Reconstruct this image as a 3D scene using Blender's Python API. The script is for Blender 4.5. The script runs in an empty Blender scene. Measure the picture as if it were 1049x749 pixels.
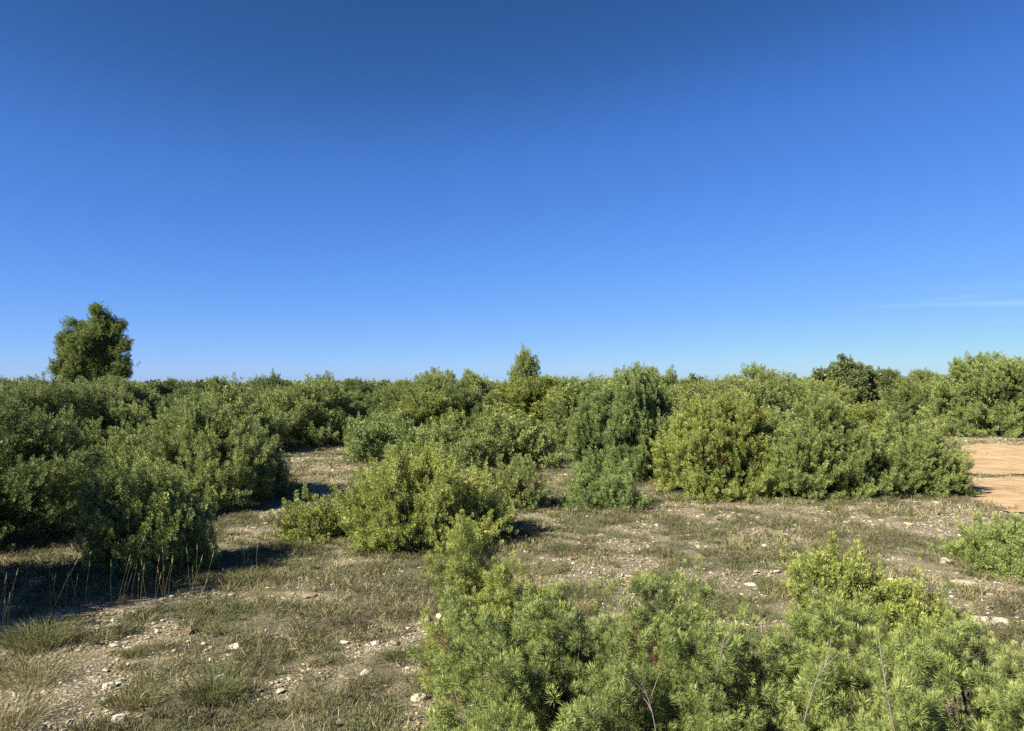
import bpy, bmesh, math, random
import numpy as np

# ------------------------------------------------------------------ camera, world, sun, exposure
S = bpy.context.scene
COL = S.collection
F_PX, HZ, EYE = 740.0, 394.0, 1.75          # focal length and horizon row of a 1049 px wide frame, eye height

cam_d = bpy.data.cameras.new('camera')
cam = bpy.data.objects.new('camera', cam_d)
COL.objects.link(cam)
cam_d.sensor_width = 36.0
cam_d.lens = 36.0 * F_PX / 1049.0
cam_d.clip_start, cam_d.clip_end = 0.05, 30000.0
cam.location = (0, 0, EYE)
cam.rotation_euler = (math.radians(90) + math.atan((HZ - 374.5) / F_PX), 0, 0)
S.camera = cam

SUN_EL = math.radians(36)
SUN_DIR = np.array([-0.80, -0.60])           # towards the sun, on the ground
SUN_DIR = SUN_DIR / np.linalg.norm(SUN_DIR)
SUN_AZ = math.atan2(SUN_DIR[0], SUN_DIR[1])

world = bpy.data.worlds.new('World')
S.world = world
world.use_nodes = True
wn, wl = world.node_tree.nodes, world.node_tree.links
bg = wn['Background']
sky = wn.new('ShaderNodeTexSky')
sky.sky_type = 'NISHITA'
sky.sun_disc = False
sky.sun_elevation = SUN_EL
sky.sun_rotation = SUN_AZ
sky.altitude = 4000
sky.air_density = 1.0
sky.dust_density = 0.0
sky.ozone_density = 2.0
EXPOSURE = 1.2
# the camera's response to the blue of the sky, one curve per channel
sep = wn.new('ShaderNodeSeparateColor'); com = wn.new('ShaderNodeCombineColor')
wl.new(sky.outputs[0], sep.inputs[0])
for i, (gam, gain) in enumerate(((1.40, 1.26), (1.14, 1.29), (1.0, 1.66))):
    p = wn.new('ShaderNodeMath'); p.operation = 'MULTIPLY'; p.inputs[1].default_value = .085
    q = wn.new('ShaderNodeMath'); q.operation = 'POWER'; q.inputs[1].default_value = gam
    r = wn.new('ShaderNodeMath'); r.operation = 'MULTIPLY'; r.inputs[1].default_value = gain
    wl.new(sep.outputs[i], p.inputs[0]); wl.new(p.outputs[0], q.inputs[0]); wl.new(q.outputs[0], r.inputs[0]); wl.new(r.outputs[0], com.inputs[i])
cur = wn.new('ShaderNodeRGBCurve'); cur.mapping.use_clip = False
for c, pts in zip(cur.mapping.curves, (((.0245, .029), (.053, .080), (.356, .335), (1, .70)), ((.095, .103), (.178, .235), (.66, .600), (1, .80)), ((.333, .318), (.54, .70), (1.05, .885), (1.4, 1.0)))):
    for q in pts[:-1]: c.points.new(*q)
    c.points[0].location = (0, 0); c.points[len(c.points) - 1].location = pts[-1]
cur.mapping.update()
scl = wn.new('ShaderNodeVectorMath'); scl.operation = 'SCALE'; scl.inputs['Scale'].default_value = 1 / 2 ** EXPOSURE / .1
wl.new(com.outputs[0], cur.inputs['Color']); wl.new(cur.outputs[0], scl.inputs[0])
# thin cirrus streaks low in the sky on one side
wt = wn.new('ShaderNodeTexCoord'); wm = wn.new('ShaderNodeMapping'); wm.inputs['Scale'].default_value = (2.2, 2.2, 42); wm.inputs['Rotation'].default_value = (0, .035, 0)
wz = wn.new('ShaderNodeTexNoise'); wz.inputs['Scale'].default_value = 1.6; wz.inputs['Detail'].default_value = 5
wl.new(wt.outputs['Generated'], wm.inputs[0]); wl.new(wm.outputs[0], wz.inputs['Vector'])
def wramp(sock, stops):
    r = wn.new('ShaderNodeMapRange'); r.interpolation_type = 'SMOOTHSTEP'
    r.inputs[1].default_value, r.inputs[2].default_value = stops; wl.new(sock, r.inputs[0]); return r.outputs[0]
def wmul(a, b):
    r = wn.new('ShaderNodeMath'); r.operation = 'MULTIPLY'; wl.new(a, r.inputs[0])
    if isinstance(b, float): r.inputs[1].default_value = b
    else: wl.new(b, r.inputs[1])
    return r.outputs[0]
wx = wn.new('ShaderNodeSeparateXYZ'); wl.new(wt.outputs['Generated'], wx.inputs[0])
mk = wmul(wmul(wramp(wz.outputs[0], (.50, .74)), wramp(wx.outputs['X'], (.22, .42))), wmul(wramp(wx.outputs['Z'], (.065, .085)), wramp(wx.outputs['Z'], (.125, .095))))
cm = wn.new('ShaderNodeMix'); cm.data_type = 'RGBA'; cm.inputs[7].default_value = (3.2, 4.2, 5.0, 1)
wl.new(wmul(mk, .28), cm.inputs[0]); wl.new(scl.outputs[0], cm.inputs[6])
wl.new(cm.outputs[2], bg.inputs['Color'])
bg.inputs['Strength'].default_value = 0.1

sun_d = bpy.data.lights.new('sun', 'SUN')
sun_d.energy = 5.0
sun_d.angle = math.radians(0.5)
sun_d.color = (1.0, 0.95, 0.84)
sun = bpy.data.objects.new('sun', sun_d)
COL.objects.link(sun)
sun.rotation_euler = (math.pi / 2 - SUN_EL, 0, math.atan2(SUN_DIR[0], -SUN_DIR[1]))
sun.location = (-20, -12, 20)

S.view_settings.view_transform = 'Standard'
S.view_settings.look = 'None'
S.view_settings.gamma = 1.0
S.view_settings.use_curve_mapping = False
S.view_settings.exposure = EXPOSURE
S.cycles.use_denoising = False
S.cycles.debug_use_compact_bvh = True
S.cycles.max_bounces = 6
S.cycles.diffuse_bounces = 1
S.cycles.transmission_bounces = 4
S.cycles.volume_bounces = 0

# ------------------------------------------------------------------ numbers
def rs(seed): return np.random.default_rng(seed)

def _hash(ix, iy, s):
    n = (ix * 374761393 + iy * 668265263 + s * 974634777) & 0x7fffffff
    n = ((n ^ (n >> 13)) * 1274126177) & 0x7fffffff
    return ((n ^ (n >> 16)) & 0xffff) / 65535.0

def noise2(x, y, s=0):
    x = np.asarray(x, float); y = np.asarray(y, float)
    ix = np.floor(x).astype(np.int64); iy = np.floor(y).astype(np.int64)
    fx = x - ix; fy = y - iy
    fx = fx * fx * (3 - 2 * fx); fy = fy * fy * (3 - 2 * fy)
    a = _hash(ix, iy, s); b = _hash(ix + 1, iy, s); c = _hash(ix, iy + 1, s); d = _hash(ix + 1, iy + 1, s)
    return (a * (1 - fx) + b * fx) * (1 - fy) + (c * (1 - fx) + d * fx) * fy

def noise3(p, s=0):
    z = p[:, 2]; iz = np.floor(z).astype(np.int64); f = z - iz; f = f * f * (3 - 2 * f)
    out = np.zeros(len(p))
    for k in (0, 1):
        w = f if k else 1 - f
        zz = (iz + k) * 17.37
        out += w * noise2(p[:, 0] + zz, p[:, 1] - zz * 1.7, s)
    return out

def height(x, y):
    x = np.asarray(x, float); y = np.asarray(y, float)
    fade = np.exp(-np.hypot(x, y) / 120.0)
    h = (noise2(x / 5.3, y / 5.3, 3) - .5) * .16 + (noise2(x / 1.3, y / 1.3, 5) - .5) * .06
    return h * fade

def cover(x, y):
    """low: bare stony soil, high: grass and herbs"""
    return noise2(x / 1.25, y / 1.25, 41) * .30 + noise2(x / .42, y / .42, 42) * .35 + noise2(x / .17, y / .17, 43) * .35

def px(u, d): return (u - 524.5) / F_PX * d
def row_depth(v): return EYE * F_PX / (v - HZ)

def norm(v): return v / np.maximum(np.linalg.norm(v, axis=-1, keepdims=True), 1e-9)

def frames(d, roll):
    """rotation matrices (n,3,3) taking +Z to d with a roll about it"""
    d = norm(d)
    ref = np.where(np.abs(d[:, 2:3]) < .9, np.array([[0, 0, 1.]]), np.array([[1., 0, 0]]))
    a = norm(np.cross(ref, d)); b = np.cross(d, a)
    c, s = np.cos(roll)[:, None], np.sin(roll)[:, None]
    u = a * c + b * s; v = -a * s + b * c
    return np.stack([u, v, d], axis=2)

def mesh_np(name, V, F, attrs=None, mat=None, smooth=False):
    V = np.ascontiguousarray(V, dtype=np.float32).reshape(-1, 3)
    groups = F if isinstance(F, list) else [F]
    groups = [np.asarray(g, dtype=np.int32) for g in groups if len(g)]
    loops = np.concatenate([g.ravel() for g in groups])
    tot = np.concatenate([np.full(len(g), g.shape[1], np.int32) for g in groups])
    start = np.concatenate([[0], np.cumsum(tot)[:-1]]).astype(np.int32)
    me = bpy.data.meshes.new(name)
    me.vertices.add(len(V)); me.vertices.foreach_set('co', V.ravel())
    me.loops.add(len(loops)); me.loops.foreach_set('vertex_index', loops)
    me.polygons.add(len(tot)); me.polygons.foreach_set('loop_start', start)
    me.polygons.foreach_set('use_smooth', np.full(len(tot), smooth))
    for k, a in (attrs or {}).items():
        at = me.attributes.new(k, 'FLOAT', 'POINT')
        at.data.foreach_set('value', np.ascontiguousarray(a, dtype=np.float32))
    me.update(calc_edges=True)
    if mat: me.materials.append(mat)
    return me

def link(name, me, parent=None, loc=None):
    o = bpy.data.objects.new(name, me)
    COL.objects.link(o)
    if parent: o.parent = parent
    if loc is not None: o.location = loc
    return o

def thing(name, label, cat, loc=(0, 0, 0), group=None):
    o = link(name, None, None, loc)
    o.empty_display_size = .2
    o['label'] = label; o['category'] = cat
    if group: o['group'] = group
    return o

def copy_thing(root, loc, rz, scale, label, group=None, tint=None):
    c = root.copy(); COL.objects.link(c)
    c.location = loc; c.rotation_euler = (0, 0, rz); c.scale = scale
    c['label'] = label
    if group: c['group'] = group
    elif 'group' in c: del c['group']
    for ch in root.children:
        d = ch.copy(); COL.objects.link(d); d.parent = c
        if tint: d.color = tint
    return c

# ------------------------------------------------------------------ materials
def new_mat(name):
    m = bpy.data.materials.new(name); m.use_nodes = True
    return m, m.node_tree.nodes, m.node_tree.links

def ramp(n, stops):
    r = n.new('ShaderNodeValToRGB'); e = r.color_ramp.elements
    e[0].position, e[0].color = stops[0][0], (*stops[0][1], 1)
    e[1].position, e[1].color = stops[-1][0], (*stops[-1][1], 1)
    for p, c in stops[1:-1]:
        k = e.new(p); k.color = (*c, 1)
    return r

def leaf_mat(name, stops, rough=.55, transl=.18, obj_tint=True):
    m, n, l = new_mat(name)
    at = n.new('ShaderNodeAttribute'); at.attribute_name = 'tint'
    r = ramp(n, stops); l.new(at.outputs['Fac'], r.inputs[0])
    colr = r.outputs[0]
    if obj_tint:
        oi = n.new('ShaderNodeObjectInfo')
        mx = n.new('ShaderNodeMix'); mx.data_type = 'RGBA'; mx.blend_type = 'MULTIPLY'
        mx.inputs[0].default_value = 1.0
        l.new(colr, mx.inputs[6]); l.new(oi.outputs['Color'], mx.inputs[7])
        colr = mx.outputs[2]
    p = n['Principled BSDF']
    p.inputs['Roughness'].default_value = rough
    p.inputs['Specular IOR Level'].default_value = .35
    l.new(colr, p.inputs['Base Color'])
    t = n.new('ShaderNodeBsdfTranslucent'); l.new(colr, t.inputs['Color'])
    ms = n.new('ShaderNodeMixShader'); ms.inputs[0].default_value = transl
    l.new(p.outputs[0], ms.inputs[1]); l.new(t.outputs[0], ms.inputs[2])
    l.new(ms.outputs[0], n['Material Output'].inputs['Surface'])
    return m

JUN = [(0, (.14, .072, .036)), (.07, (.15, .085, .035)), (.10, (.076, .100, .027)), (.40, (.168, .208, .053)),
       (.7, (.308, .350, .094)), (1, (.46, .47, .17))]
M_JUN = leaf_mat('juniper_needles', JUN, .5, .05)
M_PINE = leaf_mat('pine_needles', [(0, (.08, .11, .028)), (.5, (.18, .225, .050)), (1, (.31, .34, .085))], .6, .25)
M_OAK = leaf_mat('oak_leaves', [(0, (.08, .10, .035)), (.5, (.155, .18, .06)), (1, (.25, .27, .11))], .4, .15)
M_GRASS = leaf_mat('dry_grass_blades', [(0, (.095, .112, .032)), (.35, (.155, .152, .052)), (.6, (.255, .218, .102)), (1, (.44, .38, .20))], .6, .25, False)
M_HERB = leaf_mat('herb_leaves', [(0, (.10, .083, .042)), (.45, (.145, .127, .062)), (.7, (.118, .122, .048)), (1, (.14, .165, .050))], .7, .1, False)

def bark_mat():
    m, n, l = new_mat('juniper_bark')
    tc = n.new('ShaderNodeTexCoord'); nz = n.new('ShaderNodeTexNoise'); nz.inputs['Scale'].default_value = 30
    l.new(tc.outputs['Object'], nz.inputs['Vector'])
    r = ramp(n, [(.3, (.06, .043, .03)), (.55, (.12, .093, .068)), (.75, (.20, .165, .13))])
    l.new(nz.outputs[0], r.inputs[0]); l.new(r.outputs[0], n['Principled BSDF'].inputs['Base Color'])
    n['Principled BSDF'].inputs['Roughness'].default_value = .85
    b = n.new('ShaderNodeBump'); b.inputs['Strength'].default_value = .5; b.inputs['Distance'].default_value = .01
    l.new(nz.outputs[0], b.inputs['Height']); l.new(b.outputs[0], n['Principled BSDF'].inputs['Normal'])
    return m
M_BARK = bark_mat()
M_TWIG = bark_mat(); M_TWIG.name = 'weathered_twig'
for e_, c_ in zip(next(q for q in M_TWIG.node_tree.nodes if q.type == 'VALTORGB').color_ramp.elements, ((.13, .10, .075), (.22, .18, .14), (.30, .26, .21))): e_.color = (*c_, 1)

def stone_mat():
    m, n, l = new_mat('limestone')
    at = n.new('ShaderNodeAttribute'); at.attribute_name = 'tint'
    r = ramp(n, [(0, (.20, .130, .068)), (.3, (.36, .28, .165)), (.6, (.48, .42, .29)), (1, (.60, .55, .42))])
    tc = n.new('ShaderNodeTexCoord'); nz = n.new('ShaderNodeTexNoise')
    nz.inputs['Scale'].default_value = 22; nz.inputs['Detail'].default_value = 6
    l.new(tc.outputs['Object'], nz.inputs['Vector'])
    mx = n.new('ShaderNodeMix'); mx.data_type = 'RGBA'; mx.blend_type = 'MULTIPLY'; mx.inputs[0].default_value = .7
    r2 = ramp(n, [(.3, (.5, .47, .43)), (.6, (1, 1, 1))])
    l.new(at.outputs['Fac'], r.inputs[0]); l.new(nz.outputs[0], r2.inputs[0])
    l.new(r.outputs[0], mx.inputs[6]); l.new(r2.outputs[0], mx.inputs[7])
    l.new(mx.outputs[2], n['Principled BSDF'].inputs['Base Color'])
    n['Principled BSDF'].inputs['Roughness'].default_value = .9
    b = n.new('ShaderNodeBump'); b.inputs['Strength'].default_value = .6; b.inputs['Distance'].default_value = .01
    l.new(nz.outputs[0], b.inputs['Height']); l.new(b.outputs[0], n['Principled BSDF'].inputs['Normal'])
    return m
M_STONE = stone_mat()

def tex_noise(n, l, co, scale, detail=4, rough=.6):
    t = n.new('ShaderNodeTexNoise'); t.inputs['Scale'].default_value = scale
    t.inputs['Detail'].default_value = detail; t.inputs['Roughness'].default_value = rough
    l.new(co, t.inputs['Vector']); return t.outputs[0]

def mixc(n, l, f, a, b):
    x = n.new('ShaderNodeMix'); x.data_type = 'RGBA'
    l.new(f, x.inputs[0]); l.new(a, x.inputs[6]); l.new(b, x.inputs[7]); return x.outputs[2]

def ground_mat():
    m, n, l = new_mat('stony_ground')
    co = n.new('ShaderNodeTexCoord').outputs['Object']
    soil = ramp(n, [(.3, (.115, .089, .045)), (.5, (.20, .162, .088)), (.7, (.31, .260, .150))])
    l.new(tex_noise(n, l, co, 9, 8, .7), soil.inputs[0])
    thatch = ramp(n, [(.3, (.065, .058, .034)), (.5, (.125, .113, .066)), (.7, (.20, .178, .108))])
    l.new(tex_noise(n, l, co, 28, 6, .75), thatch.inputs[0])
    cv = n.new('ShaderNodeAttribute'); cv.attribute_name = 'cover'
    cm = n.new('ShaderNodeMath'); cm.operation = 'MULTIPLY_ADD'; cm.inputs[1].default_value = .25; l.new(tex_noise(n, l, co, 7, 6, .7), cm.inputs[0]); l.new(cv.outputs['Fac'], cm.inputs[2])
    f1 = ramp(n, [(.55, (0, 0, 0)), (.64, (1, 1, 1))]); l.new(cm.outputs[0], f1.inputs[0])
    c = mixc(n, l, f1.outputs[0], soil.outputs[0], thatch.outputs[0])
    # pebbles lying in the soil
    vo = n.new('ShaderNodeTexVoronoi'); vo.inputs['Scale'].default_value = 34; l.new(co, vo.inputs['Vector'])
    peb = ramp(n, [(0, (.33, .25, .17)), (.5, (.44, .39, .30)), (1, (.55, .51, .43))])
    l.new(vo.outputs['Color'], peb.inputs[0])
    pm = ramp(n, [(.30, (1, 1, 1)), (.42, (0, 0, 0))]); l.new(vo.outputs['Distance'], pm.inputs[0])
    pz = ramp(n, [(.50, (1, 1, 1)), (.60, (0, 0, 0))]); l.new(cm.outputs[0], pz.inputs[0])
    mu = n.new('ShaderNodeMath'); mu.operation = 'MULTIPLY'
    l.new(pm.outputs[0], mu.inputs[0]); l.new(pz.outputs[0], mu.inputs[1])
    c = mixc(n, l, mu.outputs[0], c, peb.outputs[0])
    p = n['Principled BSDF']; l.new(c, p.inputs['Base Color']); p.inputs['Roughness'].default_value = .95
    p.inputs['Specular IOR Level'].default_value = .2
    ad = n.new('ShaderNodeMath'); ad.operation = 'ADD'
    l.new(tex_noise(n, l, co, 35, 6, .7), ad.inputs[0]); l.new(mu.outputs[0], ad.inputs[1])
    b = n.new('ShaderNodeBump'); b.inputs['Strength'].default_value = .9; b.inputs['Distance'].default_value = .02
    l.new(ad.outputs[0], b.inputs['Height']); l.new(b.outputs[0], p.inputs['Normal'])
    return m

def track_mat():
    m, n, l = new_mat('ochre_dirt')
    co = n.new('ShaderNodeTexCoord').outputs['Object']
    c = ramp(n, [(.3, (.34, .205, .09)), (.5, (.47, .31, .148)), (.72, (.58, .43, .25))])
    l.new(tex_noise(n, l, co, 2.2, 8, .7), c.inputs[0])
    mp = n.new('ShaderNodeMapping'); mp.inputs['Scale'].default_value = (.25, 2.6, 1); mp.inputs['Rotation'].default_value = (0, 0, -.07); l.new(co, mp.inputs[0])
    ru = ramp(n, [(.42, (.62, .58, .52)), (.56, (1, 1, 1))]); l.new(tex_noise(n, l, mp.outputs[0], 1.4, 6, .7), ru.inputs[0])
    sp = ramp(n, [(.60, (1, 1, 1)), (.70, (.55, .53, .50))]); l.new(tex_noise(n, l, co, 9, 5, .8), sp.inputs[0])
    m1 = n.new('ShaderNodeMix'); m1.data_type = 'RGBA'; m1.blend_type = 'MULTIPLY'; m1.inputs[0].default_value = .4; l.new(c.outputs[0], m1.inputs[6]); l.new(ru.outputs[0], m1.inputs[7])
    m2 = n.new('ShaderNodeMix'); m2.data_type = 'RGBA'; m2.blend_type = 'MULTIPLY'; m2.inputs[0].default_value = .7; l.new(m1.outputs[2], m2.inputs[6]); l.new(sp.outputs[0], m2.inputs[7])
    p = n['Principled BSDF']; l.new(m2.outputs[2], p.inputs['Base Color']); p.inputs['Roughness'].default_value = .95
    b = n.new('ShaderNodeBump'); b.inputs['Strength'].default_value = .7; b.inputs['Distance'].default_value = .02
    l.new(tex_noise(n, l, co, 22, 6, .7), b.inputs['Height']); l.new(b.outputs[0], p.inputs['Normal'])
    return m

def hill_mat():
    m, n, l = new_mat('wooded_hills')
    co = n.new('ShaderNodeTexCoord').outputs['Object']
    c = ramp(n, [(.35, (.07, .085, .05)), (.65, (.20, .18, .13))]); l.new(tex_noise(n, l, co, .004, 8, .6), c.inputs[0])
    l.new(c.outputs[0], n['Principled BSDF'].inputs['Base Color']); n['Principled BSDF'].inputs['Roughness'].default_value = 1
    return m

# ------------------------------------------------------------------ ground, dirt track, hills, haze
def spaced(fine_lo, fine_hi, step, far, growth=1.09):
    a = list(np.arange(fine_lo, fine_hi + 1e-6, step))
    s = step; x = a[-1]
    while x < far:
        s *= growth; x += s; a.append(x)
    s = step; x = a[0]; pre = []
    while x > -far:
        s *= growth; x -= s; pre.append(x)
    return np.array(pre[::-1] + a)

def grid_mesh(name, X, Y, Z, mat, keep=None):
    ny, nx = X.shape
    V = np.stack([X, Y, Z], -1).reshape(-1, 3)
    i = np.arange(ny - 1)[:, None] * nx + np.arange(nx - 1)[None]
    Fq = np.stack([i, i + 1, i + nx + 1, i + nx], -1).reshape(-1, 4)
    if keep is not None: Fq = Fq[keep.reshape(-1)]
    return mesh_np(name, V, Fq, None, mat, True)

gx = spaced(-9, 10, .07, 8000); gy = spaced(1.5, 15, .07, 8000)
X, Y = np.meshgrid(gx, gy)
nearf = np.exp(-np.hypot(X, Y - 6) / 14)
Z = height(X, Y) + ((noise2(X / .31, Y / .31, 7) - .5) * .03 + (noise2(X / .13, Y / .13, 8) - .5) * .018) * nearf
gme = grid_mesh('ground', X, Y, Z, ground_mat()); at_ = gme.attributes.new('cover', 'FLOAT', 'POINT')
at_.data.foreach_set('value', cover(X, Y).ravel().astype(np.float32)); o = link('ground', gme); o['kind'] = 'structure'

TR_EDGE = [(9.6, 6.9), (12.0, 7.3), (14.0, 8.4), (17.0, 10.2), (20.5, 12.6)]    # (depth, west edge)
def in_track(x, y):
    e = np.interp(y, [p[0] for p in TR_EDGE], [p[1] for p in TR_EDGE])
    wob = (noise2(x / .8, y / .8, 21) - .5) * 1.1 + (noise2(x / .25, y / .25, 22) - .5) * .4
    strip = np.abs(y - 14.1 - .07 * (x - 9) + wob * .5) < .24
    return (x > e + wob) & (y > 9.9 + wob) & (y < 20.6 + wob) & ~strip
tx = np.arange(6.6, 30, .1); ty = np.arange(9, 22, .1)
X, Y = np.meshgrid(tx, ty)
kc = in_track(X[:-1, :-1] + .05, Y[:-1, :-1] + .05)
o = link('dirt_track', grid_mesh('dirt_track', X, Y, height(X, Y) + .022, track_mat(), kc)); o['kind'] = 'structure'

ang = np.linspace(math.radians(-60), math.radians(60), 400)
prof = 52 * np.exp(-((ang - math.radians(30)) / math.radians(5)) ** 2) + 36 * np.exp(-((ang - math.radians(38)) / math.radians(9)) ** 2)
prof = prof + 10 * (noise2(ang * 60, ang * 0, 31) - .5) * (prof > 6) + 4
rows = np.array([0, .35, .7, 1, .6, 0]); dist = np.array([5000, 5200, 5450, 5700, 6100, 6600.])
X = np.sin(ang)[None] * dist[:, None]; Y = np.cos(ang)[None] * dist[:, None]
Zh = prof[None] * rows[:, None] + (noise2(X / 160, Y / 160, 33) - .5) * 8 * rows[:, None] - 1 * (rows[:, None] == 0)
o = link('hills', grid_mesh('hills', X, Y, Zh, hill_mat())); o['kind'] = 'structure'

# ------------------------------------------------------------------ plants: plume templates
def kites(P, D, L, Wd, g, outw):
    """flat kite-shaped needles: base P, direction D, length L, half width Wd -> (n,4,3)"""
    r = norm(outw + g.normal(size=P.shape) * .38); s = norm(np.cross(D, r)); nrm = np.cross(D, s)
    mid = P + D * (L * .4)[:, None] + nrm * (L * .06)[:, None]
    return np.stack([P, mid + s * Wd[:, None], P + D * L[:, None], mid - s * Wd[:, None]], 1)

def plume_template(seed, n_side, n_need, nl, nw, side_len=.34, ang0=60, needle_ang=50):
    """a branchlet of unit length along +Z clothed in needles"""
    g = rs(seed); P = []; D = []; T = []
    twigs = [(np.zeros(3), np.array([0, 0, 1.]), 1.0, int(n_need * 1.6))]
    for i in range(n_side):
        t = .08 + .84 * (i + g.random()) / n_side
        az = 2.4 * i + g.normal() * .5; a = math.radians(ang0 * (1 - .45 * t) + g.normal() * 8)
        d = np.array([math.cos(az) * math.sin(a), math.sin(az) * math.sin(a), math.cos(a)])
        twigs.append((np.array([0, 0, t]), d, side_len * (1.05 - .6 * t) * g.uniform(.7, 1.25), n_need))
    for (b, d, L, k) in twigs:
        t = (np.arange(k) + g.random(k)) / k
        t = t * .95 + .05
        p = b + d * (t * L)[:, None]
        az = np.arange(k) * 2.4 + g.random(k); a = np.radians(needle_ang * (1.15 - .6 * t) + g.normal(size=k) * 9)
        R = frames(np.repeat(d[None], k, 0), az)
        loc = np.stack([np.sin(a), np.zeros(k), np.cos(a)], 1)
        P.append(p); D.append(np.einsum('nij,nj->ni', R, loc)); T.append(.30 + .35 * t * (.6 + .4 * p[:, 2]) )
    P = np.concatenate(P); D = norm(np.concatenate(D)); T = np.concatenate(T); n = len(P)
    L = nl * g.uniform(.65, 1.2, n)
    K = kites(P, D, L, nw * g.uniform(.7, 1.2, n), g, norm(P * np.array([1, 1, .6]) + np.array([0, 0, -.15])))
    return K, np.clip(T + g.normal(size=n) * .10, .12, 1)

def tuft_template(seed, n, nl, nw, axis=.66, full=False):
    """a short egg-shaped tuft of unit length along +Z, needles radiating all round"""
    g = rs(seed); t = (np.arange(n) + g.random(n)) / n
    az = np.arange(n) * 2.4 + g.random(n) * .8; a = np.radians(88 - 80 * t ** 1.2 + g.normal(size=n) * 12)
    D = np.stack([np.cos(az) * np.sin(a), np.sin(az) * np.sin(a), np.cos(a)], 1)
    P = np.stack([np.cos(az) * .10, np.sin(az) * .10, axis * t + (.66 - axis)], 1)
    K = kites(P, D, nl * g.uniform(.7, 1.25, n) * (1.05 - .25 * t), nw * g.uniform(.7, 1.25, n), g, np.array([0, 0, 1.]) + P * np.array([3, 3, 0]))
    if not full:                                  # seen small: each needle one sliver
        K = np.stack([K[:, 0], K[:, 1] + (K[:, 1] - K[:, 3]) * .40 + (K[:, 2] - K[:, 0]) * .12, K[:, 2]], 1)
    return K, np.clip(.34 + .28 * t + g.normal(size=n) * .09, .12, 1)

def tufts(base, count, *a): return [tuft_template(base + i, *a) for i in range(count)]
def templates(base, count, *a, **k): return [plume_template(base + i, *a, **k) for i in range(count)]
T_NEAR = tufts(100, 10, 110, .36, .0155, .50, True)
T_MID = tufts(200, 6, 64, .32, .030)
T_FAR = tufts(300, 5, 32, .37, .051)
T_PINE = templates(400, 5, 6, 8, .22, .026, side_len=.45, needle_ang=42)
T_OAK = tufts(500, 5, 22, .45, .12)
T_TINY = tufts(600, 4, 14, .5, .13)

def plumes_mesh(name, B, D, L, T, mat, tpl, seed):
    """needles of all the branchlets (base B, direction D, length L, tint shift T) of one plant, one mesh"""
    g = rs(seed); which = g.integers(0, len(tpl), len(B)); R = frames(D, g.random(len(B)) * 6.283)
    Vs = []; Ts = []
    for k, (K, t) in enumerate(tpl):
        ix = np.nonzero(which == k)[0]
        if not len(ix): continue
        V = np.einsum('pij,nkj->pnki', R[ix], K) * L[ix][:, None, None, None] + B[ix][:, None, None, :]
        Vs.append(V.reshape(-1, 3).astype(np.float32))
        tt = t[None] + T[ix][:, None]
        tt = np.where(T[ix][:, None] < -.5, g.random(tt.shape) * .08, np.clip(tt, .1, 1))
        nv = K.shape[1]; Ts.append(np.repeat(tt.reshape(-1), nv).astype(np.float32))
    V = np.concatenate(Vs)
    return mesh_np(name, V, np.arange(len(V), dtype=np.int32).reshape(-1, nv), {'tint': np.concatenate(Ts)}, mat)

def tubes(A, C, Bp, r0, r1, seg=4, sides=4):
    """bent tapering stems from A over C to Bp; arrays of (n,3)"""
    n = len(A); t = np.linspace(0, 1, seg + 1)
    Pp = (A[:, None] * ((1 - t) ** 2)[None, :, None] + 2 * C[:, None] * (t * (1 - t))[None, :, None] + Bp[:, None] * (t ** 2)[None, :, None])
    tan = norm(np.gradient(Pp, axis=1))
    Rm = frames(tan.reshape(-1, 3), np.zeros(n * (seg + 1))).reshape(n, seg + 1, 3, 3)
    rad = r0[:, None] + (r1 - r0)[:, None] * t[None]
    th = np.arange(sides) * 2 * math.pi / sides
    ring = np.stack([np.cos(th), np.sin(th), 0 * th], 1)
    V = Pp[:, :, None] + np.einsum('nsij,kj->nski', Rm, ring) * rad[:, :, None, None]
    base = (np.arange(n)[:, None, None] * (seg + 1) + np.arange(seg)[None, :, None]) * sides
    k = np.arange(sides)[None, None]; k2 = (k + 1) % sides
    Fq = np.stack([base + k, base + k2, base + sides + k2, base + sides + k], -1).reshape(-1, 4)
    return V.reshape(-1, 3), Fq

def dome_lobes(g, W, D, H, n, flat=.55, spiky=.17):
    L = []; n = int(n * 1.6)
    for i in range(n):
        a = g.random() * 6.283; rho = math.sqrt(g.random()) * .72 if i else .05
        top = H * (1 - flat * rho ** 2) * g.uniform(1 - 2 * spiky, 1 + spiky * .3)
        rr = g.uniform(.15, .27) * (W + D) / 2 * (1.5 if i == 0 else 1)
        x, y = math.cos(a) * rho * (W / 2), math.sin(a) * rho * (D / 2)
        x = max(-W / 2 + rr * .9, min(W / 2 - rr * .9, x)); y = max(-D / 2 + rr * .9, min(D / 2 - rr * .9, y))
        L.append((x, y, top * .5, rr, rr, top * .5))
    L[0] = (L[0][0], L[0][1], H * .5, L[0][3], L[0][4], H * .5)
    for i in range(n // 2 + 2):                  # low skirt of branches round the foot
        a = 6.283 * (i + g.random() * .8) / (n // 2 + 2); t = H * g.uniform(.28, .5); r = g.uniform(.15, .22) * (W + D) / 2
        L.append((math.cos(a) * (W / 2 - r * .85), math.sin(a) * (D / 2 - r * .85), t / 2, r, r, t / 2))
    return L

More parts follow.
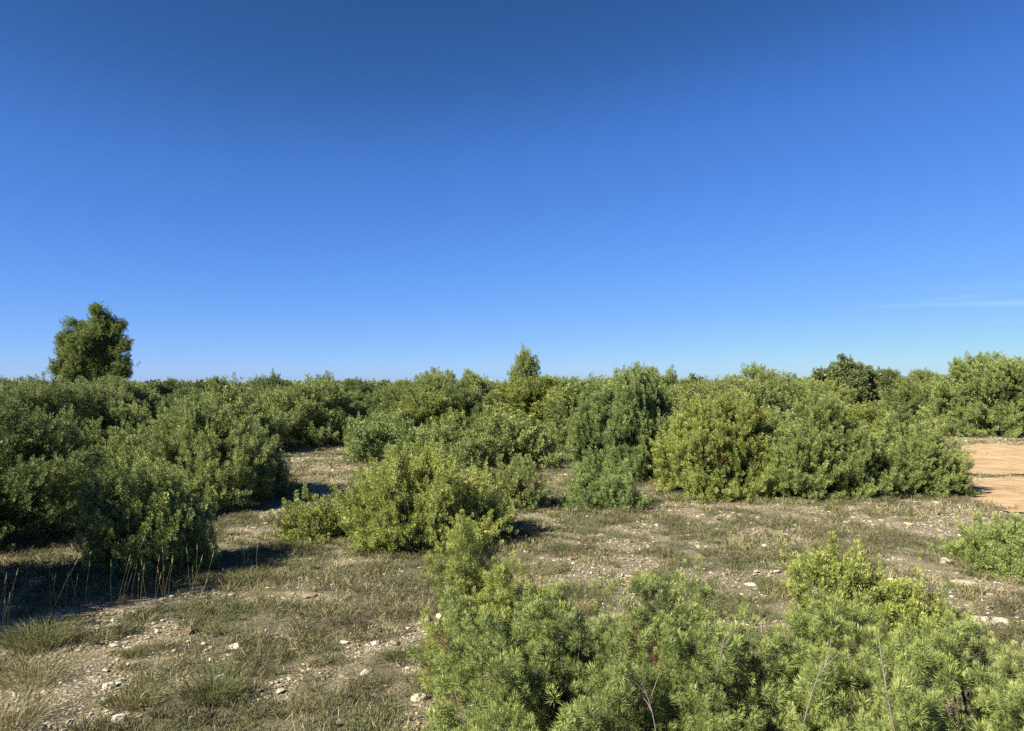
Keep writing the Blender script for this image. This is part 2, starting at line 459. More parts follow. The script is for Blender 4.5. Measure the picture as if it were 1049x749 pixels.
def juniper_meshes(seed, lobes, lod, up=.7, out=.7, lean=(0, 0), dens=1.0, plen=None, hollow=.49, mat=None, tpl=None, brown=.006, stem=True, young=.0, foot=True, shoots=.05, rough=.42, boughs=1.0):
    g = rs(seed)
    tpl = tpl or {'near': T_NEAR, 'mid': T_MID, 'far': T_FAR, 'tiny': T_TINY}[lod]
    plen = plen or {'near': .074, 'mid': .096, 'far': .155, 'tiny': .45}[lod]
    gap = plen * (.70 if lod == 'near' else .62) / math.sqrt(dens)                    # spacing of the tufts over the crown
    Ls = np.array(lobes); C = []; N = []; Q = []
    for i, (cx, cy, cz, rx, ry, rz) in enumerate(Ls):
        area = 2 * math.pi * ((rx + ry) / 2) * (rz * 2) * .8
        for shell, q in ((1.0, 1.0), (.84, .55), (.62, .26)):
            n = max(6, int(area / gap ** 2 * 2.0 * q))
            u = norm(g.normal(size=(n, 3)))
            k = shell * (1 + g.normal(size=n) * .045 + (noise3(u / .30 + seed + i * 7.7, seed + 3) - .5) * rough)
            sgn = np.sign(u[:, 2]) * np.abs(u[:, 2]) ** .8
            low = (u[:, 2] < 0) & foot; hx = np.linalg.norm(u[:, :2], axis=1); grow = np.where(low, (1 - .30 * u[:, 2] ** 2) / np.maximum(hx, .05), 1.0)
            u[:, :2] *= grow[:, None]
            p = np.stack([cx + u[:, 0] * rx * k, cy + u[:, 1] * ry * k, cz + sgn * rz * k], 1)
            nn = norm(np.where(low[:, None], u * np.array([1, 1, .3]), u) / np.array([rx, ry, rz]))
            C.append(p); N.append(nn); Q.append(np.full(n, shell))
    C = np.concatenate(C); N = np.concatenate(N); Q = np.concatenate(Q)
    keep = np.ones(len(C), bool)
    for c0 in range(0, len(C), 20000):
        sl = slice(c0, c0 + 20000)
        dd = (C[sl, None] - Ls[None, :, :3]) / Ls[None, :, 3:]; dd[..., 2] *= np.where((dd[..., 2] < 0) & foot, .35, 1)
        e = np.linalg.norm(dd, axis=2)
        keep[sl] = (e < np.where(Q[sl] > .9, .84, np.where(Q[sl] > .7, .66, .42))[:, None]).sum(1) == 0
    hn = noise3(C / (.17 if lod == 'near' else .24 if lod == 'mid' else .42) + seed * 3.1, seed) * .65 + noise3(C / .6 + seed, seed + 5) * .35
    keep &= (C[:, 2] > .02) & ((hn > hollow) | (Q < .7))
    C, N, Q = C[keep], N[keep], Q[keep]
    # boughs: sprays of tufts standing proud of the crown, up and outward
    sf = np.nonzero(Q > .9)[0]; blen = {'near': .20, 'mid': .40, 'far': .55, 'tiny': .8}[lod]
    area = sum(2 * math.pi * (l[3] + l[4]) / 2 * l[5] * 2 for l in Ls) * .4
    nb_ = int(boughs * area * {'near': 46, 'mid': 21, 'far': 10, 'tiny': 1.5}[lod])
    if nb_ and len(sf):
        pick = g.choice(sf, nb_); rad0 = norm(C - np.array([np.mean(Ls[:, 0]), np.mean(Ls[:, 1]), 0.]))
        bd = norm(N[pick] * out + np.array([lean[0], lean[1], up * 1.0]) + rad0[pick] * .35 + g.normal(size=(nb_, 3)) * .26)
        per = 13; sl_ = np.tile(np.linspace(0, 1, per), nb_); bi = np.repeat(np.arange(nb_), per)
        bl = blen * g.uniform(.55, 1.3, nb_)
        jit = g.normal(size=(nb_ * per, 3)) * (plen * (.66 - .58 * sl_))[:, None]
        C = np.concatenate([C, C[pick][bi] + bd[bi] * (bl[bi] * (sl_ - .50))[:, None] + jit])
        N = np.concatenate([N, norm(bd[bi] * .8 + jit / plen * .7)]); Q = np.concatenate([Q, np.ones(nb_ * per)])
        ok = C[:, 2] > .02; C, N, Q = C[ok], N[ok], Q[ok]
    Q0 = Q
    cell = np.floor(C / (gap * .92)).astype(np.int64)     # one tuft to a cell: even cover without piles
    _, fi = np.unique(cell @ np.array([73856093, 19349663, 83492791]), return_index=True)
    C, N, Q = C[fi], N[fi], Q[fi]
    n = len(C)
    base0 = np.array([np.mean(Ls[:, 0]), np.mean(Ls[:, 1]), 0.])
    rad = norm(C - base0)
    D = norm(N * out + rad * .3 + np.array([lean[0], lean[1], up * .8]) + g.normal(size=(n, 3)) * .30)
    D[:, 2] = np.maximum(D[:, 2], -.25)
    L = plen * (g.uniform(.6, 1.4, n) if lod == 'near' else g.uniform(.75, 1.25, n))
    sh = (g.random(n) < shoots) & (N[:, 2] > .2) & (Q > .9)      # shoots standing out of the crown, a tuft above a tuft
    B = C - D * (L * .75)[:, None]
    ct = g.normal(size=n) * .09 + (noise3(C / .5 + 40 + seed, seed) - .5) * .22 + young
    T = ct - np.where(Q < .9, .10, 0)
    T = np.where(noise3(C / .22 + 9.1 + seed, seed + 8) + g.normal(size=n) * .05 > 1 - brown * 2.2, -1, T)
    if lod in ('far', 'tiny'): sh &= g.random(n) < .3
    Us = norm(D[sh] * .5 + np.array([0, 0, .8])); ns = int(sh.sum())
    for q in range(1, 4):
        if not ns: break
        kq = g.random(ns) < 1.25 - .3 * q
        B = np.concatenate([B, B[:n][sh][kq] + Us[kq] * (plen * .55 * q)]); D = np.concatenate([D, norm(Us[kq] + g.normal(size=(kq.sum(), 3)) * .12)])
        L = np.concatenate([L, plen * (.95 - .13 * q) * g.uniform(.8, 1.1, kq.sum())]); T = np.concatenate([T, ct[sh][kq] + .05 * q])
    B[:, 2] = np.maximum(B[:, 2], .005)
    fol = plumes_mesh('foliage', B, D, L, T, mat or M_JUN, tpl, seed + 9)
    br = None
    if stem:
        tips = B[:n]
        nb = max(3, len(Ls))
        own = np.argmin(np.linalg.norm((tips[:, None] - Ls[None, :, :3]) / Ls[None, :, 3:], axis=2), 1)
        foot = Ls[own][:, :3] * np.array([.35, .35, 0]) + base0 * .5
        foot = foot + g.normal(size=foot.shape) * .03; foot[:, 2] = -.03
        ctrl = foot * .5 + tips * .5 + np.stack([0 * tips[:, 0], 0 * tips[:, 0], .18 * tips[:, 2] - .1 * np.linalg.norm(tips[:, :2] - foot[:, :2], axis=1)], 1)
        hgt = Ls[:, 5].max() * 2
        sel = (g.random(n) < min(1, {'near': 150, 'mid': 70, 'far': 40, 'tiny': 10}[lod] / n)) & (Q < .9); sel[0] = True
        r0 = np.full(n, .006 + .006 * hgt) * g.uniform(.5, 1.3, n)
        V1, F1 = tubes(foot[sel], ctrl[sel], tips[sel], r0[sel], np.full(sel.sum(), .003))
        br = mesh_np('branches', V1, F1, None, M_BARK, True)
    return fol, br

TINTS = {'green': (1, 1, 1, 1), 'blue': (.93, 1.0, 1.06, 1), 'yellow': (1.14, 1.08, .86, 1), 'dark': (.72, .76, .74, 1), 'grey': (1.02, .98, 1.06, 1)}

FEET = []
def shrub(label, seed, loc, lobes, lod, tint='green', name='juniper_shrub', cat='shrub', group=None, rz=0, **kw):
    fol, br = juniper_meshes(seed, lobes, lod, **kw)
    if loc[1] < 17: FEET.extend((loc[0] + l[0], loc[1] + l[1], l[3], l[4]) for l in lobes)
    t = thing(name, label, cat, loc, group)
    t.rotation_euler = (0, 0, rz)
    f = link('foliage', fol, t); f.color = TINTS[tint]
    if br: link('branches', br, t)
    return t

def shrub_px(label, seed, xl, xr, vb, vt, kind='dome', tint='green', nl=7, dfac=.85, lod=None, **kw):
    """a shrub whose front foot stands at image row vb"""
    df = row_depth(vb)
    W = (xr - xl) / F_PX * df * 1.08; D = W * dfac
    dc = df + D * .45
    W = (xr - xl) / F_PX * dc; D = W * dfac
    H = EYE - (vt - HZ) / F_PX * dc
    x = px((xl + xr) / 2, dc); over = .13 if dc < 15 else .21
    H -= over; W -= over * .9; D -= over * .9          # the tufts reach beyond the lobes
    g = rs(seed + 1)
    if kind == 'erect':
        lobes = dome_lobes(g, W, D, H, nl, .22, .14); kw = dict(dict(up=1.5, out=.35, shoots=.10), **kw)
    elif kind == 'spread':
        lobes = dome_lobes(g, W, D, H, nl, .75, .16); kw = dict(dict(up=.55, out=.9), **kw)
    else:
        lobes = dome_lobes(g, W, D, H, nl)
    lod = lod or ('near' if dc < 5.0 else 'mid' if dc < 15 else 'far')
    return shrub(label, seed, (x, dc, float(height(x, dc))), lobes, lod, tint, **kw)

# ---- near the viewer
def at(x, y): return (x, y, float(height(x, y)))
shrub('bushy bright green juniper at the front, with dark hollows beside the stony clearing', 11, at(.26, 3.15),
      [(-.28, .05, .33, .30, .34, .33), (.05, .25, .40, .34, .36, .40), (.38, .28, .42, .32, .34, .42), (-.45, .42, .31, .22, .26, .31),
       (.15, -.35, .33, .42, .40, .33), (.58, -.15, .37, .30, .40, .37), (-.25, -.5, .27, .30, .30, .27)], 'near', 'green', brown=.075, young=-.07, hollow=.52)
shrub('narrow yellowish juniper sprig standing up behind the bushy front juniper', 12, at(-.17, 4.35),
      [(-.16, 0, .44, .19, .2, .44), (.08, .1, .42, .17, .18, .42), (.22, -.05, .30, .2, .2, .30), (.0, -.15, .3, .24, .24, .3)], 'near', 'yellow', up=1.2, out=.5, young=.08)
shrub('wide loose juniper with pale star-like needles and upright shoots at the front edge', 13, at(1.55, 2.75),
      [(-.5, .35, .37, .28, .28, .37), (-.1, .35, .40, .30, .3, .40), (.35, .35, .37, .32, .3, .37), (-.3, -.25, .38, .4, .42, .38),
       (.3, -.3, .38, .42, .42, .38), (.72, .10, .36, .34, .4, .36), (1.1, .2, .29, .34, .34, .29), (.8, -.5, .30, .4, .35, .30), (.85, .5, .27, .26, .26, .27)], 'near', 'green', up=1.0, out=.5,
      shoots=.10, young=-.02, hollow=.53, brown=.06)
shrub('slanting low juniper alone on the stony ground left of the long flat rock', 14, at(2.42, 5.15),
      [(-.26, .05, .27, .19, .2, .27), (-.05, 0, .25, .24, .22, .25), (.22, 0, .20, .24, .22, .20), (.1, -.2, .15, .28, .2, .15), (.45, -.05, .14, .19, .18, .14)], 'mid', 'yellow', boughs=.6, hollow=.42, up=.6, lean=(-.2, 0), dens=1.0)
shrub_px('low spreading juniper with a shaded underside at the right edge of the clearing', 15, 972, 1130, 602, 520, 'spread', 'green', 7, lean=(-.1, 0))
shrub_px('small rounded juniper alone on dry grass in front of the left thicket', 16, 282, 358, 556, 500, 'dome', 'yellow', 5)
shrub_px('rounded yellow-green juniper in the middle of the clearing, densely tufted', 17, 340, 515, 561, 452, 'dome', 'yellow', 9, young=.05)
shrub_px('half shaded upright juniper above the long black shadow at left', 18, 88, 222, 592, 466, 'erect', 'green', 8)
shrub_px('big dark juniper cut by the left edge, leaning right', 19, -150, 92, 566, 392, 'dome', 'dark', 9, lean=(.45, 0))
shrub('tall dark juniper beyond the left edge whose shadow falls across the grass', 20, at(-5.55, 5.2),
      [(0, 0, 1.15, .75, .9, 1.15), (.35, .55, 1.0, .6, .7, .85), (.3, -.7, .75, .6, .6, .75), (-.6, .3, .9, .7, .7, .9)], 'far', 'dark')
shrub_px('broad juniper thicket shrub with gnarled gaps, left of the dry grass opening', 22, 105, 292, 521, 402, 'dome', 'green', 10)
shrub_px('broad olive juniper behind the big dark one at the left edge', 23, -30, 140, 506, 388, 'dome', 'green', 9)
shrub_px('low brownish juniper between the middle rounded shrub and the tall bluish one', 24, 488, 566, 522, 458, 'dome', 'grey', 6, brown=.11)
shrub_px('small blue-green juniper at the foot of the tall bluish shrub', 25, 566, 664, 524, 474, 'dome', 'blue', 6)
shrub_px('tall blue-green juniper of upright columns rising to a thin spike', 26, 586, 716, 497, 380, 'erect', 'blue', 11, dfac=.8)
shrub_px('bright juniper with reddish dead sprigs, left part of the long right thicket', 27, 675, 800, 515, 405, 'dome', 'yellow', 9, brown=.015)
shrub_px('thick juniper with deep black hollows in the middle of the right thicket', 28, 775, 900, 518, 402, 'dome', 'green', 9, brown=.012, lean=(.2, 0))
shrub_px('spreading juniper ending the right thicket beside the ochre dirt track', 29, 872, 985, 513, 416, 'spread', 'green', 9, lean=(.25, 0))
shrub_px('blue-grey juniper just behind the middle rounded shrub', 30, 352, 452, 474, 422, 'dome', 'blue', 7)
shrub_px('yellow-green juniper behind the middle of the clearing, wide and even', 31, 430, 572, 484, 418, 'dome', 'green', 8)
shrub_px('dark-flanked juniper on the far side of the dry grass opening', 32, 268, 372, 458, 386, 'dome', 'green', 8)
shrub_px('green juniper mound left of the dry grass opening, against the sky', 33, 196, 292, 466, 388, 'dome', 'green', 8)
shrub_px('tall spreading juniper with pointed top, left of the conical one', 34, 405, 520, 442, 376, 'dome', 'green', 9, up=1.0)
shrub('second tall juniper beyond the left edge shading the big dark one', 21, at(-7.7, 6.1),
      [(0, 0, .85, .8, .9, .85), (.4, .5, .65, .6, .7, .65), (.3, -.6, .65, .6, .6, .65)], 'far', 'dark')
shrub_px('low green juniper covering the foot of the conical one', 41, 488, 556, 437, 418, 'dome', 'green', 7)
shrub_px('low juniper closing the pale gap right of the conical one', 42, 548, 604, 424, 396, 'dome', 'yellow', 6)
shrub_px('juniper hiding the foot of the lone pine', 43, 40, 158, 432, 386, 'dome', 'green', 8)
# bare grey twigs standing in the front junipers
def dead_twigs(owner, seed, spots):
    g = rs(seed)
    for (x, y, z0, dx, dy, ln) in spots:
        a = np.array([[x, y, z0]]); e = a + np.array([[dx, dy, ln]]); c = (a + e) / 2 + g.normal(size=(1, 3)) * .035
        A, Cc, E, r0, r1 = [a], [c], [e], [.0032], [.0014]
        for q in range(3):                       # side twigs
            t = g.uniform(.35, .85); b = a * (1 - t) ** 2 + 2 * c * t * (1 - t) + e * t * t
            f = b + norm(np.array([[dx, dy, ln]]) + g.normal(size=(1, 3)) * .22) * g.uniform(.06, .15)
            A.append(b); E.append(f); Cc.append((b + f) / 2 + g.normal(size=(1, 3)) * .01); r0.append(.0018); r1.append(.0009)
        V, Fq = tubes(np.concatenate(A), np.concatenate(Cc), np.concatenate(E), np.array(r0), np.array(r1), 5, 5)
        link('dead_twig', mesh_np('dead_twig', V, Fq, None, M_TWIG, True), owner)
fronts = {o.location.x: o for o in COL.objects if o.name.startswith('juniper_shrub') and o.location.y < 3.5}
for xx, o in fronts.items():
    if xx < 1: dead_twigs(o, 61, [(.50, -.32, .42, .06, -.03, .38), (-.18, -.62, .38, -.1, -.05, .22), (.25, -.58, .45, -.07, -.08, .30), (-.36, -.42, .42, -.14, -.05, .14)])
    else: dead_twigs(o, 62, [(-.25, -.3, .55, -.06, .02, .40), (.9, -.2, .5, .1, 0, .4), (-.55, -.2, .5, .08, -.05, .36)])
# conical juniper
d = 27.0
shrub('slim conical juniper standing above the shrubs against the sky', 35, at(px(538, d), d),
      [(0, 0, .95, .70, .70, .95), (0, 0, 1.35, .56, .56, 1.1), (0, 0, 1.85, .44, .44, .9), (.05, 0, 2.4, .28, .28, .66), (.6, .1, .7, .5, .5, .7), (-.6, .1, .65, .5, .5, .65)], 'far', 'green', up=1.3, out=.4, plen=.17)
d = 20.0
shrub_px('pale green juniper top behind the tall bluish shrub', 36, 634, 716, 440, 373, 'dome', 'green', 8)
shrub_px('grey-green juniper with pointed crown behind the right thicket', 37, 728, 835, 436, 374, 'dome', 'grey', 8)
shrub_px('dark open-branched holm oak rising behind the right thicket', 38, 832, 912, 432, 369, 'dome', 'green', 8, name='holm_oak', cat='tree', mat=M_OAK, tpl=T_OAK, hollow=.40, plen=.26)
shrub_px('largest rounded juniper against the sky above the dirt track', 39, 952, 1075, 450, 363, 'dome', 'green', 11)
shrub_px('dark juniper with ragged outline between the oak and the largest rounded juniper', 40, 896, 968, 440, 386, 'dome', 'dark', 7)

for i, (xl, xr, vt, lab) in enumerate(((2, 48, 388, 'grey-green juniper top at the far left skyline'), (150, 198, 387, 'first low juniper top on the skyline right of the lone pine'),
        (205, 246, 384, 'second juniper top on the skyline right of the lone pine'), (252, 296, 381, 'pointed taller juniper top on the left skyline, third right of the pine'),
        (310, 352, 384, 'flat-topped juniper on the skyline above the dry grass opening'))):
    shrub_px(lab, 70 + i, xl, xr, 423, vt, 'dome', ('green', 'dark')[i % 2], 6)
# ---- pine
d = 40.0
k = d / F_PX
def lb(u, v, r, rz=None, y=0): return ((u - 96) * k, y * k, EYE - (v - HZ) * k, r * k * .86, r * k * .86, (rz or r) * k * .9)
pl = [lb(101, 327, 10, 17), lb(97, 345, 17, 17), lb(75, 336, 10, 12), lb(117, 331, 9, 12), lb(66, 354, 13, 12, 4), lb(84, 360, 18, 15, -8), lb(108, 358, 16, 14, 6),
      lb(124, 353, 9, 9), lb(127, 377, 9, 7), lb(92, 380, 25, 14), lb(70, 374, 15, 13), lb(115, 374, 14, 12, -6), lb(96, 350, 14, 18, 14), lb(90, 352, 13, 18, -14)]
gp = rs(55); big = pl; pl = []
for (x, y, z, rx, ry, rz) in big:                # each bough ends in several tufts
    for q in range(6):
        u = norm(gp.normal(size=3)); rr = rx * gp.uniform(.34, .52)
        if abs(x + u[0] * rx * .8) > (1.75 if z > 3.2 else 2.1): continue
        pl.append((x + u[0] * rx * .80, y + u[1] * ry * .80, z + u[2] * rz * .85, rr, rr, rr * 1.15))
fol, br = juniper_meshes(51, pl, 'far', up=.6, out=.9, foot=False, shoots=0, boughs=.5, dens=3.2, plen=.42, hollow=.30, mat=M_PINE, tpl=T_PINE, brown=0, stem=False)
pt = thing('pine_tree', 'lone pine tree with uneven lobed crown rising above the shrubs', 'tree', at(px(96, d), d))
f = link('crown', fol, pt); f.color = TINTS['green']
A = [(0, 0, -.1)] * (len(pl) + 1); A = np.array(A, float)
tips = np.array([[p[0], p[1], p[2]] for p in pl] + [[.2, 0, 5.6]])
A[:, 2] = np.minimum(tips[:, 2] * .6, 4.2); A[-1, 2] = -.1
ctrl = (A + tips) / 2 + np.array([0, 0, -.1])
V, Fq = tubes(A, ctrl, tips, np.array([.03] * len(pl) + [.15]), np.array([.012] * len(pl) + [.03]), 5, 6)
link('trunk', mesh_np('trunk', V, Fq, None, M_BARK, True), pt)

# ---- shrubs filling the middle distance: eight kinds, copied
protos = []
g = rs(77)
for i in range(8):
    kind = 'erect' if i in (2, 5) else 'dome'
    W = 2.6; H = 2.0 if kind == 'dome' else 2.2
    lob = dome_lobes(rs(800 + i), W, W * .9, H, 9, .3 if kind == 'erect' else .55, .14)
    kw = dict(up=1.2, out=.45) if kind == 'erect' else {}
    protos.append(juniper_meshes(820 + i, lob, 'far', **kw))
KINDS = ['rounded', 'lumpy', 'upright', 'broad', 'domed', 'columnar', 'tufted', 'ragged']
tiny = []
for i in range(4):
    tiny.append(juniper_meshes(860 + i, dome_lobes(rs(870 + i), 2.8, 2.6, 2.0, 7), 'tiny'))

def clearing(x, y):
    u = 524.5 + x / y * F_PX; v = HZ + EYE * F_PX / y
    if 568 < u < 606 and v > 426: return True
    if 275 < u < 350 and v > 445: return True
    if u > 985 and v > 440: return True
    if 890 < u < 1000 and 432 < v < 450: return True
    return bool(in_track(np.array([x]), np.array([y]))[0])

placed = [(o.location.x, o.location.y, 1.1) for o in COL.objects if o.type == 'EMPTY' and 'category' in o and o.location.y < 60]
roots = {}
cnt = 0
for tries in range(12000):
    if cnt >= 232: break
    y = 13 + 95 * g.random() ** 1.35
    x = (g.random() * 2 - 1) * (y * .80 + 3)
    s = g.uniform(.62, 1.12) * (1 + .12 * (x > 0))
    if y < 19 and (-8.6 < x < 16): continue
    if clearing(x, y) or (y < 24 and clearing(x, y - 1.4)): continue
    R = 1.05 * s
    if any((x - a) ** 2 + (y - b) ** 2 < (R + r) ** 2 * .62 for a, b, r in placed): continue
    placed.append((x, y, R)); cnt += 1
    far = y > 55
    pid = int(g.integers(0, 4 if far else 8)); key = (far, pid)
    tint = ['green', 'green', 'yellow', 'dark', 'grey', 'blue'][int(g.integers(0, 6))]
    if far:
        lab, grp = 'distant green juniper shrub among its likes along the skyline', 'distant shrubs along the skyline'
    else:
        lab, grp = KINDS[pid] + ' green juniper crowded among others in the middle distance scrub', KINDS[pid] + ' shrubs of the middle distance'
    loc = (x, y, float(height(x, y)) - .02); rz = g.random() * 6.283; sc = (s * g.uniform(.9, 1.2), s * g.uniform(.9, 1.2), s * g.uniform(.74, 1.28))
    cap = (EYE + float(np.interp(x / y, [.05, .25, .7], [4, 9, 13])) * y / F_PX) / 2.3; sc = (sc[0], sc[1], min(sc[2], cap))
    tcol = tuple(c * (.68 if far else .9) for c in TINTS[tint][:3]) + (1,)  # distant shrubs tinted darker, standing in for self-shadow their coarse tufts don't resolve
    if key not in roots:
        fol, br = (tiny if far else protos)[pid]
        t = thing('juniper_shrub', lab, 'shrub', loc, grp); t.rotation_euler = (0, 0, rz); t.scale = sc
        f = link('foliage', fol, t); f.color = tcol
        if not far: link('branches', br, t)
        roots[key] = t
    else:
        copy_thing(roots[key], loc, rz, sc, lab, grp, tcol)

# ---- the far scrub, one mass
g = rs(91); n = 1500
r = 100 + 900 * g.random(n) ** 1.6; a = np.radians((g.random(n) * 2 - 1) * 44)
cx, cy = np.sin(a) * r, np.cos(a) * r
kk = 26; ix = np.repeat(np.arange(n), kk); u = norm(g.normal(size=(n * kk, 3))); u[:, 2] = np.abs(u[:, 2])
R = (g.uniform(1.2, 2.6, n) * (1 + r / 700))[ix]; Hh = g.uniform(1.3, 2.5, n)[ix]
B = np.stack([cx[ix] + u[:, 0] * R, cy[ix] + u[:, 1] * R, u[:, 2] * Hh * .75], 1)
D = norm(u + np.array([0, 0, .7]) + g.normal(size=u.shape) * .3)
me = plumes_mesh('scrub', B, D, np.full(n * kk, .9) * g.uniform(.6, 1.2, n * kk), g.normal(size=n * kk) * .1, M_JUN, T_TINY, 92)
o = link('scrub', me); o['kind'] = 'stuff'; o.color = (.55, .60, .52, 1)  # darkened colour puts the unresolved shade inside the scrub into its tint

# ------------------------------------------------------------------ ground cover
def scatter(g, n, d0, d1, p=1.0):
    n_ = int(n * 1.3); d = d0 + (d1 - d0) * g.random(n_) ** p
    u = (g.random(n_) * 2 - 1) * 1.12
    return u * d, d

def blades(P, D, L, Wd, bend, g):
    s = norm(np.cross(D, norm(g.normal(size=D.shape))))
    b = norm(np.stack([D[:, 0], D[:, 1], 0 * D[:, 0]], 1) + 1e-6)
    M = P + D * (L * .55)[:, None]; Tt = P + D * (L * .95)[:, None] + b * (L * bend)[:, None] - np.array([0, 0, 1.]) * (L * bend * .5)[:, None]
    w = s * Wd[:, None]
    V = np.stack([P - w, P + w, M - w * .7, M + w * .7, Tt], 1).reshape(-1, 3)
    i = np.arange(len(P))[:, None] * 5
    return V, [np.concatenate([i, i + 1, i + 3, i + 2], 1), np.concatenate([i + 2, i + 3, i + 4], 1)]

# short dry grass
g = rs(301)
x, y = scatter(g, 26000, 2.3, 26, 1.15)
dn = cover(x, y)
ok = (dn > .41 + .10 * g.random(len(x))) & (~in_track(x, y) | (g.random(len(x)) < .09)); x, y, dn = x[ok], y[ok], dn[ok]
nb = 14; ix = np.repeat(np.arange(len(x)), nb); m = len(ix)
sp = .035 + .0022 * y[ix]
bx, by = x[ix] + g.normal(size=m) * sp, y[ix] + g.normal(size=m) * sp
P = np.stack([bx, by, height(bx, by) - .004], 1)
D = norm(np.stack([g.normal(size=m) * .55, g.normal(size=m) * .55, np.ones(m)], 1))
gt = np.clip(noise2(x / .9, y / .9, 44) * 1.3 - .12 + g.normal(size=len(x)) * .18, 0, 1)
V, Fs = blades(P, D, g.uniform(.025, .085, m) * (.7 + .6 * dn[ix]), .0011 + .00028 * y[ix], .25 * g.random(m), g)
tn = np.repeat(np.clip(gt[ix] + g.normal(size=m) * .15, 0, 1), 5)
x, y = scatter(g, 5200, 2.3, 24, 1.1)                 # bigger clumps standing out of the short sward
ok = (cover(x, y) > .40 + .10 * g.random(len(x))) & ~in_track(x, y); x, y = x[ok], y[ok]; n = len(x)
ft = np.repeat(np.array(FEET), 16, 0); fa = g.random(len(ft)) * 6.283; fr = g.uniform(.85, 1.4, len(ft))
fx, fy = ft[:, 0] + np.cos(fa) * ft[:, 2] * fr, ft[:, 1] + np.sin(fa) * ft[:, 3] * fr
ok = ~in_track(fx, fy) & (fy > 2.2); x, y = np.concatenate([x, fx[ok]]), np.concatenate([y, fy[ok]]); n = len(x)
nb = 34; ix = np.repeat(np.arange(n), nb); m = len(ix)
rc = g.uniform(.02, .085, n)[ix]; a = g.random(m) * 6.283; r = np.sqrt(g.random(m)) * rc
bx, by = x[ix] + np.cos(a) * r, y[ix] + np.sin(a) * r
P = np.stack([bx, by, height(bx, by) - .006], 1)
D = norm(np.stack([np.cos(a) * r / rc * .7 + g.normal(size=m) * .2, np.sin(a) * r / rc * .7 + g.normal(size=m) * .2, np.ones(m)], 1))
ct = np.clip(g.choice([.08, .2, .4, .62, .8], n) + g.normal(size=n) * .08, 0, 1)
V2, F2 = blades(P, D, g.uniform(.05, .13, n)[ix] * g.uniform(.5, 1.1, m), .0010 + .00026 * y[ix], .35 * g.uniform(.3, 1.3, m), g)
Fs = [Fs[0], Fs[1], F2[0] + len(V), F2[1] + len(V)]; V = np.concatenate([V, V2])
tn = np.concatenate([tn, np.repeat(np.clip(ct[ix] + g.normal(size=m) * .13, 0, 1), 5)])
me = mesh_np('dry_grass', V, Fs, {'tint': tn}, M_GRASS)
o = link('dry_grass', me); o['kind'] = 'stuff'

# low herbs
g = rs(302)
x, y = scatter(g, 11000, 2.4, 25, 1.1)
cv = cover(x, y); ok = (cv > .455 + .08 * g.random(len(x))) & (noise2(x / .8, y / .8, 51) > .36) & ~in_track(x, y); x, y = x[ok], y[ok]; n = len(x)
kk = 7; ix = np.repeat(np.arange(n), kk); m = len(ix)
rad = g.uniform(.03, .10, n)[ix]; u = norm(g.normal(size=(m, 3))); u[:, 2] = np.abs(u[:, 2])
bx, by = x[ix] + u[:, 0] * rad, y[ix] + u[:, 1] * rad
B = np.stack([bx, by, height(bx, by) - .01], 1)
ht = np.clip((noise2(x / 1.1, y / 1.1, 54) - .55) * 1.2 + g.normal(size=n) * .2, -.4, .5)
T_HERB = templates(700, 5, 5, 4, .26, .028, needle_ang=45)
me = plumes_mesh('low_herbs', B, norm(u * .8 + np.array([0, 0, .6])), g.uniform(.05, .11, m), ht[ix], M_HERB, T_HERB, 303)
o = link('low_herbs', me); o['kind'] = 'stuff'

# gravel
bm = bmesh.new(); bmesh.ops.create_icosphere(bm, subdivisions=1, radius=1)
SV = np.array([v.co[:] for v in bm.verts]); SF = np.array([[v.index for v in f.verts] for f in bm.faces]); bm.free()
g = rs(304)
x, y = scatter(g, 230000, 2.3, 24, 1.0)
mk = cover(x, y)
ok = np.where(in_track(x, y), g.random(len(x)) < .18, (mk < .475 + g.normal(size=len(x)) * .035) | (g.random(len(x)) < .20)); x, y = x[ok], y[ok]; n = len(x)
size = np.clip(g.lognormal(-5.2, .62, n), .0035, .06) * (.85 + .045 * y)
sq = np.stack([g.uniform(.7, 1.4, n), g.uniform(.5, 1.0, n), g.uniform(.2, .5, n)], 1) * size[:, None]
rot = g.random(n) * 6.283; c, s = np.cos(rot), np.sin(rot)
V = (SV[None] * g.uniform(.55, 1.3, (n, len(SV), 1))) * sq[:, None]
V = np.stack([V[..., 0] * c[:, None] - V[..., 1] * s[:, None], V[..., 0] * s[:, None] + V[..., 1] * c[:, None], V[..., 2]], -1)
V = V + np.stack([x, y, height(x, y) + size * .17], 1)[:, None]
Fs = (SF[None] + (np.arange(n) * len(SV))[:, None, None]).reshape(-1, 3)
me = mesh_np('gravel', V, Fs, {'tint': np.repeat(np.clip(.5 + g.normal(size=n) * .26, 0, 1), len(SV))}, M_STONE)
o = link('gravel', me); o['kind'] = 'stuff'

# single stones one can point to
bm = bmesh.new(); bmesh.ops.create_icosphere(bm, subdivisions=4, radius=1)
BV = np.array([v.co[:] for v in bm.verts]); BF = np.array([[v.index for v in f.verts] for f in bm.faces]); bm.free()
def stone(label, seed, u, v, sx, sy, sz, rz, tint):
    d = row_depth(v); xx = px(u, d); g = rs(seed)
    Vv = np.sign(BV) * np.abs(BV) ** .75
    nn = (noise3(Vv * 1.3 + seed * 5.3, seed) - .5) * .55 + (noise3(Vv * 3.7 + seed, seed + 1) - .5) * .22 + (noise3(Vv * 9 + seed, seed + 2) - .5) * .08
    Vv = Vv * (1 + nn)[:, None] * np.array([sx, sy, sz])
    me = mesh_np('stone', Vv, BF, {'tint': np.full(len(Vv), tint)}, M_STONE, False)
    o = link('stone', me, None, (xx, d, float(height(xx, d)) + sz * .35)); o.rotation_euler = (0, 0, rz)
    o['label'] = label; o['category'] = 'stone'
